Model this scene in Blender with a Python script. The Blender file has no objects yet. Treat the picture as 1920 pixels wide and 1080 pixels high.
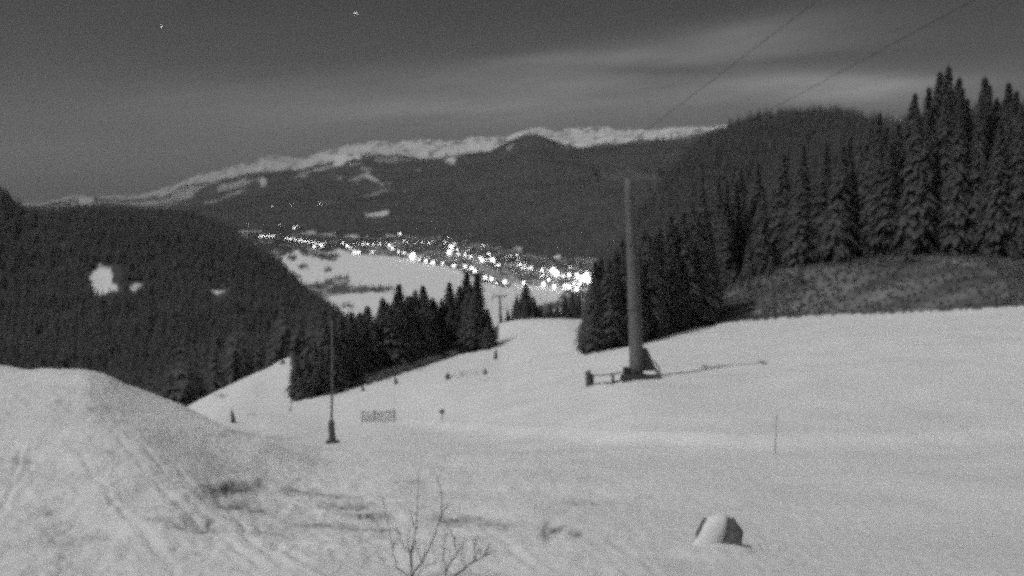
import bpy, bmesh, math, random
import numpy as np
from mathutils import Vector, Matrix, Quaternion

random.seed(7)
RNG = np.random.default_rng(11)
scene = bpy.context.scene
COL = scene.collection
R = math.radians

# ------------------------------------------------------------------ camera model
F = 1844.0                       # focal length in pixels of a 1920 wide frame
PITCH = R(6.5)
CP, SP = math.cos(PITCH), math.sin(PITCH)

def pix(u, v):
    """pixel -> (x/y, z/y) slopes of its ray"""
    xn = (u - 960.0) / F
    yn = (540.0 - v) / F
    den = CP + yn * SP
    return xn / den, (-SP + yn * CP) / den

def P(u, v, y):
    a, t = pix(u, v)
    return Vector((a * y, y, t * y))

def proj(a, t):
    """slopes -> pixel (numpy ok)"""
    den = CP - t * SP
    return 960.0 + F * a / den, 540.0 - F * (t * CP + SP) / den

cam_d = bpy.data.cameras.new('camera')
cam = bpy.data.objects.new('camera', cam_d)
COL.objects.link(cam)
cam.rotation_euler = (R(90) - PITCH, 0, 0)
cam_d.sensor_width = 36.0
cam_d.lens = 36.0 * F / 1920.0
cam_d.clip_start = 0.1
cam_d.clip_end = 200000.0
scene.camera = cam

# ------------------------------------------------------------------ helpers
def tag(o, label=None, cat=None, group=None, kind=None):
    if label: o['label'] = label
    if cat: o['category'] = cat
    if group: o['group'] = group
    if kind: o['kind'] = kind
    return o

def empty(name, loc, rz=0.0):
    o = bpy.data.objects.new(name, None)
    COL.objects.link(o)
    o.location = loc
    o.rotation_euler = (0, 0, rz)
    o.empty_display_size = 0.2
    return o

def mesh_obj(name, verts, faces, mat, parent=None, smooth=False):
    me = bpy.data.meshes.new(name)
    me.from_pydata([tuple(v) for v in verts], [], faces)
    mats = mat if isinstance(mat, (list, tuple)) else [mat]
    for m in mats: me.materials.append(m)
    if smooth:
        me.polygons.foreach_set('use_smooth', [True] * len(me.polygons))
    me.update()
    o = bpy.data.objects.new(name, me)
    COL.objects.link(o)
    if parent is not None: o.parent = parent
    return o

class MB:
    """collects shapes for ONE mesh"""
    def __init__(s): s.v = []; s.f = []
    def add(s, vs, fs):
        b = len(s.v); s.v += [Vector(v) for v in vs]; s.f += [tuple(i + b for i in f) for f in fs]
    def box(s, c, sz, rot=None):
        c = Vector(c); x, y, z = (k / 2 for k in sz)
        vs = [Vector(p) for p in ((-x,-y,-z),(x,-y,-z),(x,y,-z),(-x,y,-z),(-x,-y,z),(x,-y,z),(x,y,z),(-x,y,z))]
        if rot is not None: vs = [rot @ p for p in vs]
        s.add([c + p for p in vs], [(0,3,2,1),(4,5,6,7),(0,1,5,4),(1,2,6,5),(2,3,7,6),(3,0,4,7)])
    def tube(s, pts, rad, n=8, cap=True):
        pts = [Vector(p) for p in pts]
        if not isinstance(rad, (list, tuple)): rad = [rad] * len(pts)
        b = len(s.v); ref = None
        for i, p in enumerate(pts):
            d = (pts[min(i + 1, len(pts) - 1)] - pts[max(i - 1, 0)]).normalized()
            if ref is None:
                ref = d.orthogonal().normalized()
            else:
                ref = (ref - d * ref.dot(d))
                ref = ref.normalized() if ref.length > 1e-6 else d.orthogonal().normalized()
            w = d.cross(ref)
            for k in range(n):
                a = 2 * math.pi * k / n
                s.v.append(p + (ref * math.cos(a) + w * math.sin(a)) * rad[i])
        for i in range(len(pts) - 1):
            for k in range(n):
                k2 = (k + 1) % n
                s.f.append((b + i*n + k, b + i*n + k2, b + (i+1)*n + k2, b + (i+1)*n + k))
        if cap:
            s.f.append(tuple(b + k for k in reversed(range(n))))
            e = b + (len(pts) - 1) * n
            s.f.append(tuple(e + k for k in range(n)))
    def build(s, name, mat, parent=None, smooth=False):
        return mesh_obj(name, s.v, s.f, mat, parent, smooth)

def copy_tree(o, parent=None):
    c = o.copy(); COL.objects.link(c)
    if parent is not None: c.parent = parent
    for ch in list(o.children): copy_tree(ch, c)
    return c

# ------------------------------------------------------------------ materials
def mat_new(name):
    m = bpy.data.materials.new(name); m.use_nodes = True
    nt = m.node_tree
    bs = nt.nodes['Principled BSDF']
    return m, nt, bs

def grey_mat(name, lo, hi, scale=4.0, rough=0.8, metal=0.0, spec=0.3, bump=0.0):
    m, nt, bs = mat_new(name)
    tc = nt.nodes.new('ShaderNodeTexCoord')
    nz = nt.nodes.new('ShaderNodeTexNoise'); nz.inputs['Scale'].default_value = scale
    nz.inputs['Detail'].default_value = 4.0
    nt.links.new(tc.outputs['Object'], nz.inputs['Vector'])
    cr = nt.nodes.new('ShaderNodeValToRGB')
    cr.color_ramp.elements[0].position = 0.3; cr.color_ramp.elements[1].position = 0.7
    cr.color_ramp.elements[0].color = (lo, lo, lo, 1); cr.color_ramp.elements[1].color = (hi, hi, hi, 1)
    nt.links.new(nz.outputs['Fac'], cr.inputs['Fac'])
    nt.links.new(cr.outputs['Color'], bs.inputs['Base Color'])
    bs.inputs['Roughness'].default_value = rough
    bs.inputs['Metallic'].default_value = metal
    bs.inputs['Specular IOR Level'].default_value = spec
    if bump:
        bp = nt.nodes.new('ShaderNodeBump'); bp.inputs['Strength'].default_value = bump
        nt.links.new(nz.outputs['Fac'], bp.inputs['Height'])
        nt.links.new(bp.outputs['Normal'], bs.inputs['Normal'])
    return m

def emit_mat(name, strength):
    m, nt, bs = mat_new(name)
    bs.inputs['Base Color'].default_value = (0.8, 0.8, 0.8, 1)
    bs.inputs['Emission Color'].default_value = (1, 1, 1, 1)
    bs.inputs['Emission Strength'].default_value = strength
    return m

M_needles = grey_mat('spruce needles', 0.155, 0.205, 1.3, 0.95, 0, 0.05)
M_needles_far = grey_mat('distant needles', 0.05, 0.09, 0.25, 0.9, 0, 0.1)
M_needles_mid = grey_mat('forest needles', 0.13, 0.21, 0.25, 0.9, 0, 0.1)
for _m in (M_needles, M_needles_mid, M_needles_far):            # needle sprays let part of the light through
    nt = _m.node_tree; bs = nt.nodes['Principled BSDF']; ou = nt.nodes['Material Output']
    tl = nt.nodes.new('ShaderNodeBsdfTranslucent'); mx = nt.nodes.new('ShaderNodeMixShader'); mx.inputs['Fac'].default_value = 0.42
    src = bs.inputs['Base Color'].links[0].from_socket
    nt.links.new(src, tl.inputs['Color']); nt.links.new(bs.outputs[0], mx.inputs[1]); nt.links.new(tl.outputs[0], mx.inputs[2])
    nt.links.new(mx.outputs[0], ou.inputs['Surface'])
M_bark = grey_mat('bark', 0.06, 0.12, 9, 0.95, 0, 0.1, 0.4)
M_twig = grey_mat('twig bark', 0.07, 0.14, 30, 0.9, 0, 0.1)
M_steel = grey_mat('galvanised steel', 0.14, 0.19, 6, 0.7, 0.0, 0.3)
M_arm = grey_mat('bright zinc', 0.15, 0.2, 6, 0.6, 0.0, 0.3)
M_dark_steel = grey_mat('dark steel', 0.05, 0.09, 6, 0.6, 0.2, 0.3)
M_pad = grey_mat('padding', 0.07, 0.11, 10, 0.8, 0, 0.3)
M_wood = grey_mat('weathered wood', 0.07, 0.15, 14, 0.9, 0, 0.2, 0.3)
M_concrete = grey_mat('concrete', 0.2, 0.32, 12, 0.9, 0, 0.2, 0.2)
M_net = grey_mat('net cord', 0.12, 0.2, 20, 0.9, 0, 0.1)
M_rock = grey_mat('rock', 0.07, 0.2, 14, 0.9, 0, 0.2, 0.6)
M_snowcap = grey_mat('snow cap', 0.74, 0.82, 20, 0.9, 0, 0.15, 0.25)
M_roof = grey_mat('patchy roof snow', 0.16, 0.5, 0.3, 0.9, 0, 0.15)
M_brush = grey_mat('dry brush', 0.18, 0.28, 3, 0.95, 0, 0.1)
M_wall = grey_mat('chalet wall', 0.1, 0.22, 0.4, 0.9, 0, 0.2)
M_lamp = emit_mat('lamp glow', 10.0)
M_lamp_soft = emit_mat('soft lamp glow', 8.0)
M_flood = emit_mat('floodlight glow', 45.0)
M_window = emit_mat('lit window', 1.0)
M_star = emit_mat('star glow', 2.5)

# ------------------------------------------------------------------ noise
_perm = RNG.permutation(512)
_grad = RNG.uniform(0, 2 * math.pi, 512)
def perlin(x, y):
    xi = np.floor(x).astype(np.int64); yi = np.floor(y).astype(np.int64)
    xf = x - xi; yf = y - yi
    def g(ix, iy, dx, dy):
        h = _perm[(_perm[ix & 511] + iy) & 511]
        a = _grad[h]
        return np.cos(a) * dx + np.sin(a) * dy
    sx = xf * xf * xf * (xf * (xf * 6 - 15) + 10); sy = yf * yf * yf * (yf * (yf * 6 - 15) + 10)
    n00 = g(xi, yi, xf, yf); n10 = g(xi + 1, yi, xf - 1, yf)
    n01 = g(xi, yi + 1, xf, yf - 1); n11 = g(xi + 1, yi + 1, xf - 1, yf - 1)
    a = n00 + sx * (n10 - n00); b = n01 + sx * (n11 - n01)
    return (a + sy * (b - a)) * 1.5
def fbm(x, y, o=4, lac=2.1, gain=0.5):
    r = 0; amp = 1.0
    for i in range(o):
        r = r + amp * perlin(x + 17.3 * i, y - 9.1 * i); x = x * lac; y = y * lac; amp *= gain
    return r

# ------------------------------------------------------------------ terrain feature lines (u, v, depth)
def flat(z, y): return [(-2000, ('z', z), y), (960, ('z', z), y), (4000, ('z', z), y)]
ROWS = [
 flat(-3.3, 0.6),
 flat(-3.45, 3.0),
 [(-1800,1060,8.5),(0,1070,9.0),(400,1085,9.2),(960,1085,9.2),(1900,1082,9.2),(3600,1075,9.0)],
 [(-1800,900,12.5),(0,925,13),(250,940,13),(450,972,13),(600,992,13),(960,993,13),(1900,988,13),(3600,970,13)],
 [(-1800,770,18),(0,783,18.5),(150,780,18.5),(250,800,18.5),(350,838,18.8),(450,886,19),(600,925,18.7),(750,915,18.6),(960,903,18.5),(1200,900,18.5),(1900,893,18.5),(3600,870,18.5)],
 [(-1800,640,24),(-300,668,25),(0,690,26),(60,694,26),(150,693,26.5),(200,705,27),(250,724,28),(300,743,27.5),(350,763,26.5),(420,797,25),(480,825,24.5),(550,845,25),(620,856,26),(740,852,27),(850,858,26),(1000,866,23),(1200,866,22.7),(1400,866,22.5),(1900,858,22.5),(3600,830,22.5)],
 [(-1800,720,40),(0,765,38),(150,770,38),(250,790,40),(350,808,40),(420,820,44),(480,828,44),(550,822,48),(620,808,59),(740,791,57),(850,801,46),(1000,816,37),(1200,830,28.5),(1400,835,27),(1700,831,27.5),(1900,826,28),(2300,812,29),(3600,790,29)],
 [(-1800,800,70),(0,840,60),(150,840,62),(250,832,66),(350,805,70),(420,778,76),(480,770,78),(550,765,80),(620,763,78),(740,748,75),(850,745,62),(1000,745,50),(1100,738,45),(1200,728,41),(1400,718,42),(1600,700,42),(1900,690,42),(2300,680,44),(3600,660,44)],
 [(-1800,850,95),(0,880,95),(150,870,95),(250,850,95),(350,790,95),(420,747,100),(480,726,106),(550,730,95),(620,732,92),(700,710,98),(780,690,105),(850,676,108),(925,668,106),(1000,668,85),(1100,668,70),(1200,664,60),(1400,655,56),(1600,632,55),(1900,618,54),(2300,600,54),(3600,580,54)],
 [(-1800,870,130),(0,890,130),(250,850,140),(350,763,135),(430,722,145),(500,690,160),(545,670,170),(620,690,155),(740,680,160),(850,655,150),(925,638,140),(1000,630,120),(1095,646,85),(1200,638,83),(1270,617,90),(1480,595,93),(1700,586,82),(1900,575,70),(2300,560,70),(3600,540,70)],
 [(-1800,850,200),(0,880,200),(250,830,200),(350,790,190),(430,745,190),(500,716,200),(545,700,210),(620,690,220),(740,670,210),(850,640,190),(915,622,175),(945,604,165),(1000,598,155),(1050,597,150),(1095,600,148),(1200,588,120),(1300,565,112),(1400,530,110),(1480,505,110),(1600,490,108),(1700,482,105),(1800,485,100),(1900,495,95),(2300,480,95),(3600,460,95)],
 [(-1800,840,280),(0,860,280),(250,830,270),(350,800,270),(545,760,280),(740,720,280),(850,680,250),(945,640,230),(1000,640,230),(1095,640,220),(1200,560,160),(1300,520,150),(1400,490,150),(1480,470,150),(1600,450,148),(1700,445,145),(1800,440,140),(1900,435,135),(2300,430,135),(3600,420,135)],
 [(-1800,700,400),(0,760,380),(150,765,380),(250,770,370),(350,775,360),(450,760,370),(545,740,380),(620,740,400),(740,740,450),(850,740,450),(945,720,450),(1095,690,400),(1150,600,330),(1200,520,280),(1300,440,260),(1480,390,250),(1700,370,240),(1900,350,230),(2300,340,230),(3600,300,230)],
 [(-1800,480,600),(-300,560,600),(0,600,600),(150,600,600),(250,610,590),(350,620,580),(450,630,570),(545,650,560),(620,660,600),(740,690,800),(850,690,800),(1000,690,800),(1095,660,600),(1150,540,420),(1200,450,400),(1300,340,400),(1480,290,400),(1700,270,380),(1900,250,360),(2300,240,350),(3600,200,350)],
 [(-1800,150,900),(-300,230,900),(0,370,950),(45,402,960),(90,410,970),(160,398,980),(200,398,980),(300,406,980),(380,418,970),(440,443,950),(480,473,920),(530,515,880),(560,550,850),(600,580,820),(640,602,800),(700,628,850),(740,660,1000),(850,660,1000),(1000,660,1000),(1095,640,900),(1150,500,560),(1200,420,560),(1250,350,580),(1300,295,600),(1350,268,620),(1400,250,630),(1480,234,640),(1550,231,640),(1600,238,640),(1660,250,620),(1700,250,600),(1900,225,560),(2300,180,540),(3600,100,540)],
 [(-1800,300,1300),(0,450,1300),(300,480,1300),(440,505,1250),(530,575,1150),(600,640,1100),(740,680,1300),(1000,680,1300),(1095,660,1200),(1200,560,900),(1300,420,900),(1480,320,900),(1700,320,850),(1900,290,800),(2300,260,800),(3600,200,800)],
 [(-1800,600,1750),(740,597,1750),(1095,600,1750),(3600,600,1750)],
 [(-1800,545,2250),(740,545,2250),(1000,548,2230),(1300,555,2150),(3600,555,2150)],
 [(-1800,490,2900),(0,490,2900),(850,490,2850),(950,505,2650),(1095,522,2430),(1300,525,2400),(3600,525,2400)],
 [(-1800,445,4200),(0,440,4200),(450,434,4100),(600,440,3900),(750,440,3900),(850,448,3700),(930,464,3400),(1000,480,3150),(1095,490,2950),(1150,496,2850),(1300,500,2750),(3600,500,2700)],
 [(-1800,415,5000),(0,415,5000),(450,405,4900),(600,400,4700),(750,396,4600),(850,396,4400),(1000,412,4000),(1095,412,3800),(1300,410,3600),(3600,400,3500)],
 [(-1800,400,6000),(0,400,6000),(300,390,6000),(450,370,6000),(600,355,5800),(750,345,5600),(850,340,5400),(1000,335,5000),(1095,335,4800),(1300,335,4600),(3600,320,4500)],
 [(-1800,395,7000),(60,393,7000),(150,379,7000),(200,382,7000),(300,378,7000),(350,352,7000),(420,342,7000),(480,332,7000),(560,326,7000),(640,306,7000),(700,296,7000),(760,296,7000),(800,302,7000),(850,297,7000),(900,291,7000),(940,276,7000),(975,260,7000),(1000,254,7000),(1030,264,7000),(1060,274,7000),(1090,277,7000),(1130,274,7000),(1200,267,7000),(1290,259,7000),(1340,251,7000),(1480,262,7000),(3600,262,7000)],
 [(-1800,390,9500),(40,387,9500),(80,384,9500),(100,379,9500),(150,367,9500),(175,373,9500),(230,370,9500),(300,361,9500),(340,343,9500),(400,328,9500),(450,315,9500),(480,312,9500),(490,301,9500),(520,298,9500),(560,301,9500),(610,284,9500),(640,276,9500),(680,269,9500),(720,261,9500),(740,268,9500),(770,264,9500),(830,266,9500),(860,269,9500),(890,261,9500),(940,261,9500),(960,258,9500),(1000,246,9500),(1040,250,9500),(1090,245,9500),(1140,242,9500),(1160,246,9500),(1220,244,9500),(1290,239,9500),(1330,242,9500),(1360,236,9500),(1480,228,9500),(3600,220,9500)],
 [(-1800,440,12500),(960,420,12500),(3600,420,12500)],
 [(-1800,470,20000),(960,450,20000),(3600,450,20000)],
]
NSUB = [6, 10, 44, 44, 40, 36, 34, 30, 26, 24, 14, 20, 36, 50, 12, 10, 34, 34, 30, 26, 26, 28, 20, 8, 6]
K = len(ROWS)

def pchip_d(x, y):
    h = np.diff(x, axis=0); dl = np.diff(y, axis=0) / h
    d = np.zeros_like(y)
    w1 = 2 * h[1:] + h[:-1]; w2 = h[1:] + 2 * h[:-1]
    ok = (dl[1:] * dl[:-1]) > 0
    with np.errstate(divide='ignore', invalid='ignore'):
        hm = (w1 + w2) / (w1 / dl[:-1] + w2 / dl[1:])
    d[1:-1] = np.where(ok, hm, 0)
    d[0] = dl[0]; d[-1] = dl[-1]
    return d
def pchip1(x, y, xq):
    x = np.asarray(x, float); y = np.asarray(y, float)
    d = pchip_d(x, y)
    i = np.clip(np.searchsorted(x, xq) - 1, 0, len(x) - 2)
    h = x[i+1] - x[i]; t = np.clip((xq - x[i]) / h, 0, 1)
    return ((2*t**3 - 3*t**2 + 1) * y[i] + (t**3 - 2*t**2 + t) * h * d[i]
            + (-2*t**3 + 3*t**2) * y[i+1] + (t**3 - t**2) * h * d[i+1])

step = 2.4 / F
A_in = np.arange(-0.60, 0.6001, step)
A_out = np.linspace(0.605, 1.45, 60)
AG = np.concatenate([-A_out[::-1], A_in, A_out])
NA = len(AG)
rowT = np.zeros((K, NA)); rowL = np.zeros((K, NA))
for k, row in enumerate(ROWS):
    aa, tt, ll = [], [], []
    for u, v, y in row:
        if isinstance(v, tuple):
            a = (u - 960) / F; t = v[1] / y
        else:
            a, t = pix(u, v)
        aa.append(a); tt.append(t); ll.append(math.log(y))
    rowT[k] = pchip1(aa, tt, AG); rowL[k] = pchip1(aa, ll, AG)
idx = np.repeat(np.arange(K, dtype=float)[:, None], NA, 1)
dT = pchip_d(idx, rowT); dL = pchip_d(idx, rowL)
S, TT, LL = [], [], []
for k in range(K - 1):
    n = NSUB[k]
    for j in range(n + (1 if k == K - 2 else 0)):
        t = j / n
        h00, h10, h01, h11 = 2*t**3-3*t**2+1, t**3-2*t**2+t, -2*t**3+3*t**2, t**3-t**2
        S.append(k + t)
        TT.append(h00*rowT[k] + h10*dT[k] + h01*rowT[k+1] + h11*dT[k+1])
        LL.append(h00*rowL[k] + h10*dL[k] + h01*rowL[k+1] + h11*dL[k+1])
S = np.array(S); TT = np.array(TT); LL = np.array(LL)
GY = np.exp(LL); GX = AG[None, :] * GY; GZ = TT * GY
NS = len(S); SS = np.repeat(S[:, None], NA, 1)
UU, VV = proj(AG[None, :], TT)

def sm(a, b, x):
    t = np.clip((x - a) / (b - a), 0, 1); return t * t * (3 - 2 * t)

# relief
near = 1 - sm(25, 60, GY)
crust = np.exp(-((UU - 600) / 420) ** 2 - ((VV - 970) / 75) ** 2)          # wind crust and trampled ledges
rough_left = 1 - 0.65 * sm(-3, 6, GX - 0.0)                 # ungroomed on the left, groomed on the right
dz = near * (0.10 * fbm(GX / 3.1, GY / 3.1, 3) * rough_left + 0.030 * fbm(GX / 0.55, GY / 0.8, 3) * rough_left + 0.012 * fbm(GX / 0.16, GY / 0.25, 2))
dz += near * crust * 0.075 * (1 - 2 * np.abs(fbm(GX / 1.1, GY / 0.7, 3)))
dz += sm(15, 40, GY) * (1 - sm(160, 300, GY)) * 0.10 * fbm(GX / 9, GY / 9, 3)
dz += sm(160, 320, GY) * (1 - sm(1200, 1600, GY)) * 5.0 * fbm(GX / 110, GY / 110, 4)
dz += sm(1600, 1800, GY) * (1 - sm(17.6, 18.6, SS)) * 0.9 * fbm(GX / 160, GY / 160, 2)
dz += sm(18.6, 20.0, SS) * (1 - sm(23.5, 24.3, SS)) * (30 * fbm(GX / 900, GY / 900, 5) + 20 * sm(21.3, 22.3, SS) * (1 - 2 * np.abs(fbm(GX / 260, GY / 260, 3))))
# ski tracks pressed into the near snow: (start uv, end uv) lines on the ground
def ground_line(p, q, width, depth, only_s=(2, 8)):
    global dz
    def w(u, v):
        a, t = pix(u, v); j = int(np.argmin(np.abs(AG - a)))
        col = TT[:, j]; i = int(np.argmax(col >= t)); return GX[i, j], GY[i, j]
    x0, y0 = w(*p); x1, y1 = w(*q)
    dx, dy = x1 - x0, y1 - y0; L2 = dx*dx + dy*dy
    s = np.clip(((GX - x0) * dx + (GY - y0) * dy) / L2, 0, 1)
    wob = 0.06 * perlin(GX / 1.7 + 3, GY / 1.7)
    d = np.hypot(GX - x0 - s * dx, GY - y0 - s * dy) + wob
    m = (SS > only_s[0]) & (SS < only_s[1])
    dz = dz + np.where(m, -depth * np.exp(-(d / width) ** 2) + 0.5 * depth * np.exp(-((d - 1.9 * width) / width) ** 2), 0)
for p, q in [((215,810),(500,1075)),((262,830),(540,1070)),((330,880),(600,1078)),((390,900),(470,1010)),((40,840),(5,960)),((60,870),(0,950)),
             ((905,985),(1010,1075)),((1150,1020),(1230,1078)),((700,985),(860,1078)),((150,850),(330,1078)),((560,900),(800,1010))]:
    ground_line(p, q, 0.05, 0.013)
# groomer edge: a low berm along the lip across the slope, and small scarps in the near snow
lip = np.exp(-((SS - 6.02) / 0.10) ** 2) * sm(720, 800, UU)
dz += 0.34 * lip
def scarp(u, v, ru, rv, depth):
    global dz
    q = ((UU - u) / ru) ** 2 + ((VV - v) / rv) ** 2
    dz = dz - np.where((SS > 2) & (SS < 6), depth * np.exp(-q * q), 0)
scarp(440, 932, 62, 20, 0.10); scarp(372, 998, 40, 14, 0.09); scarp(450, 1003, 60, 6, 0.05); scarp(640, 928, 46, 7, 0.08)
scarp(640, 955, 70, 9, 0.08); scarp(1035, 1000, 18, 22, 0.03); scarp(1080, 1000, 12, 8, 0.03); scarp(690, 985, 60, 10, 0.08)
scarp(1345, 1034, 75, 14, -0.05); scarp(1345, 990, 80, 14, -0.03); scarp(160, 1000, 70, 22, 0.08); scarp(880, 965, 60, 12, 0.07); scarp(1110, 940, 60, 6, 0.06)
GZ = GZ + dz

# masks: 1 = snow, 0 = dark forest floor, in between = brush / patchy
jU = UU + 2.2 * fbm(GX / (0.02 * GY) , GY / (0.03 * GY + 1), 2) * 2
pn = fbm(UU / 9.0, VV / 7.0 + SS, 3)
PU = UU + 3.0 * perlin(UU / 7.0, VV / 7.0); PV = VV + 2.0 * perlin(UU / 8.0 + 40, VV / 8.0)
def poly_mask(pts, s0, s1, grow=0.0):
    m = np.zeros(UU.shape, bool)
    us = [p[0] for p in pts]; vs = [p[1] for p in pts]
    r = np.where((S >= s0) & (S <= s1))[0]
    sub = (slice(r[0], r[-1] + 1), slice(None))
    x, y = PU[sub], PV[sub]
    ins = np.zeros(x.shape, bool); n = len(pts)
    for i in range(n):
        x1, y1 = pts[i]; x2, y2 = pts[(i + 1) % n]
        if y1 == y2: continue
        c = ((y1 > y) != (y2 > y)) & (x < (x2 - x1) * (y - y1) / (y2 - y1) + x1)
        ins ^= c
    m[sub] = ins
    return m
snow = np.ones(UU.shape)
# slope -> forest
snow[(SS > 9.0) & (SS < 15.6) & (UU < 935)] = 0
snow[(SS > 10.15) & (SS < 15.6)] = 0
stand = poly_mask([(545,800),(548,755),(622,738),(702,708),(780,684),(850,665),(922,655),(926,560),(940,400),(545,400)], 6.9, 9.2)
snow[stand] = 0
# far-left piece of piste running down behind the stand
snow[(SS > 9.0) & (SS < 9.12) & (UU > 350) & (UU < 545)] = 0
rt = poly_mask([(1093,666),(1200,646),(1270,620),(1480,590),(1700,580),(1940,560),(1940,300),(1093,300)], 7.6, 9.0)
snow[rt & (UU < 1290)] = 0
bank = (SS >= 9.0 + 0.035 * fbm(UU / 9, VV / 30, 3)) & (SS < 10.2) & (UU > 1230)
snow[bank] = np.clip(0.11 + 0.16 * fbm(GX[bank] / 9, GY[bank] / 5, 4), 0, 0.4)
snow[(SS >= 10.1) & (SS < 15.6) & (UU > 1095)] = 0
# valley and beyond
snow[(SS > 18.95 + 0.25 * fbm(UU / 40, VV / 20, 2)) & (SS < 22.1)] = 0
snow[(SS > 18.6) & (SS < 22.1) & (UU > 1120)] = 0
upper = (SS > 20.6) & (SS < 22.25)
th = 0.82 - 0.75 * sm(20.8, 22.2, SS) - 0.5 * sm(560, 330, UU) * sm(20.6, 21.6, SS) + 0.5 * sm(760, 860, UU)
pat = fbm(GX / 210 + 5, GY / 330, 4)
snow[upper] = np.where(pat[upper] > th[upper], 0.42, snow[upper])
crag = fbm(GX / 170, GY / 300, 4)
top = SS >= 22.05
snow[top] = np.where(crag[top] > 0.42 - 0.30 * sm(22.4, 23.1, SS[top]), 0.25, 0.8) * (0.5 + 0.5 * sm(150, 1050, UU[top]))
for pts, s0, s1, val in [
  ([(166,513),(186,495),(208,497),(208,515),(222,530),(200,537),(183,550),(176,540)], 11.5, 14.2, 1),
  ([(241,523),(264,521),(259,536),(249,541)], 11.5, 14.2, 0.85),
  ([(394,538),(420,540),(425,549),(405,554)], 11.5, 14.2, 0.9),
  ([(240,599),(257,600),(254,611),(243,610)], 11.5, 14.2, 0.35),
  ([(683,400),(728,392),(730,402),(688,406)], 18.5, 22, 0.8),
  ([(628,301),(650,295),(676,298),(672,306),(650,309),(640,319),(626,316)], 18.5, 22.6, 0.8),
  ([(678,325),(700,327),(714,341),(700,340)], 18.5, 22.3, 0.55),
  ([(832,302),(855,302),(853,309),(838,309)], 18.5, 22.3, 0.7),
  ([(500,328),(540,320),(537,329),(505,334)], 18.5, 22.3, 0.6),
  ([(484,345),(502,342),(500,353),(488,354)], 18.5, 22.3, 0.5),
  ([(145,378),(176,374),(172,387),(150,393)], 14, 22.3, 0.5),
  ([(252,424),(282,420),(278,432),(260,434)], 13, 22.3, 0.18),
  ([(438,434),(480,431),(494,428),(492,434),(440,438)], 17.8, 20, 0.7),
  ([(548,440),(580,430),(592,432),(585,452),(555,450)], 17.8, 20, 0.6),
  ([(585,440),(628,434),(625,446),(588,448)], 17.8, 20, 0.5),
  ([(664,438),(676,440),(686,447),(676,448)], 17.8, 20, 0.6),
  ([(595,380),(632,376),(630,380),(598,384)], 18.5, 22, 0.35),
  ([(798,443),(828,440),(826,449),(800,449)], 17.8, 20, 0.6),
  ([(870,455),(888,452),(884,460),(868,463)], 17.8, 20, 0.6),
  ([(1078,486),(1118,486),(1116,498),(1080,494)], 17.8, 20, 0.5),
]:
    m = poly_mask(pts, s0, s1); snow[m] = val
dark_valley = [
  ([(425,432),(520,436),(640,446),(760,446),(700,462),(640,466),(615,474),(562,466),(536,478),(500,486),(460,466),(425,446)], 16.4, 19.6),
  ([(542,538),(600,530),(628,520),(652,517),(655,528),(650,536),(742,540),(738,547),(650,550),(598,562),(560,566)], 15.8, 18.4),
  ([(560,462),(600,468),(606,480),(590,484),(566,478)], 16.5, 18.8),
  ([(440,436),(498,452),(528,470),(552,470),(556,463),(510,455),(480,446)], 16.5, 19.2),
  ([(520,476),(532,484),(528,496),(512,500)], 16, 18.8),
  ([(596,474),(640,479),(628,490),(602,487)], 16, 18.8),
  ([(540,478),(556,481),(552,489),(538,487)], 16, 18.8),
  ([(560,498),(575,496),(578,504),(562,506)], 16, 18.8),
  ([(608,503),(622,501),(622,509),(608,510)], 16, 18.8),
  ([(500,505),(560,516),(566,522),(520,520)], 15.8, 18.8),
  ([(640,572),(650,570),(650,577),(641,578)], 15.6, 18),
  ([(652,570),(662,570),(662,576),(653,577)], 15.6, 18),
  ([(622,460),(700,472),(760,476),(768,486),(735,480),(660,476)], 16.5, 18.8),
  ([(778,482),(860,496),(925,522),(960,534),(952,540),(905,530),(850,503),(780,490)], 16, 18.8),
  ([(1060,545),(1120,548),(1120,600),(1000,600),(1010,575),(1040,565)], 15.7, 18),
]
dmask = np.zeros(UU.shape, bool)
for pts, s0, s1 in dark_valley: dmask |= poly_mask(pts, s0, s1)
snow[dmask] = np.where(fbm(UU / 26, VV / 9, 3)[dmask] > 0.22, 0.6, 0.12)
# fields lines in the valley snow, village ground mottled
vil = poly_mask([(640,448),(760,440),(860,446),(930,462),(1010,482),(1118,492),(1122,545),(1040,540),(950,528),(860,498),(780,478),(700,470),(640,462)], 16.2, 19.1)
snow[vil] = np.where(fbm(GX[vil] / 70, GY[vil] / 110, 3) > 0.12, 0.10, 0.42)
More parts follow.
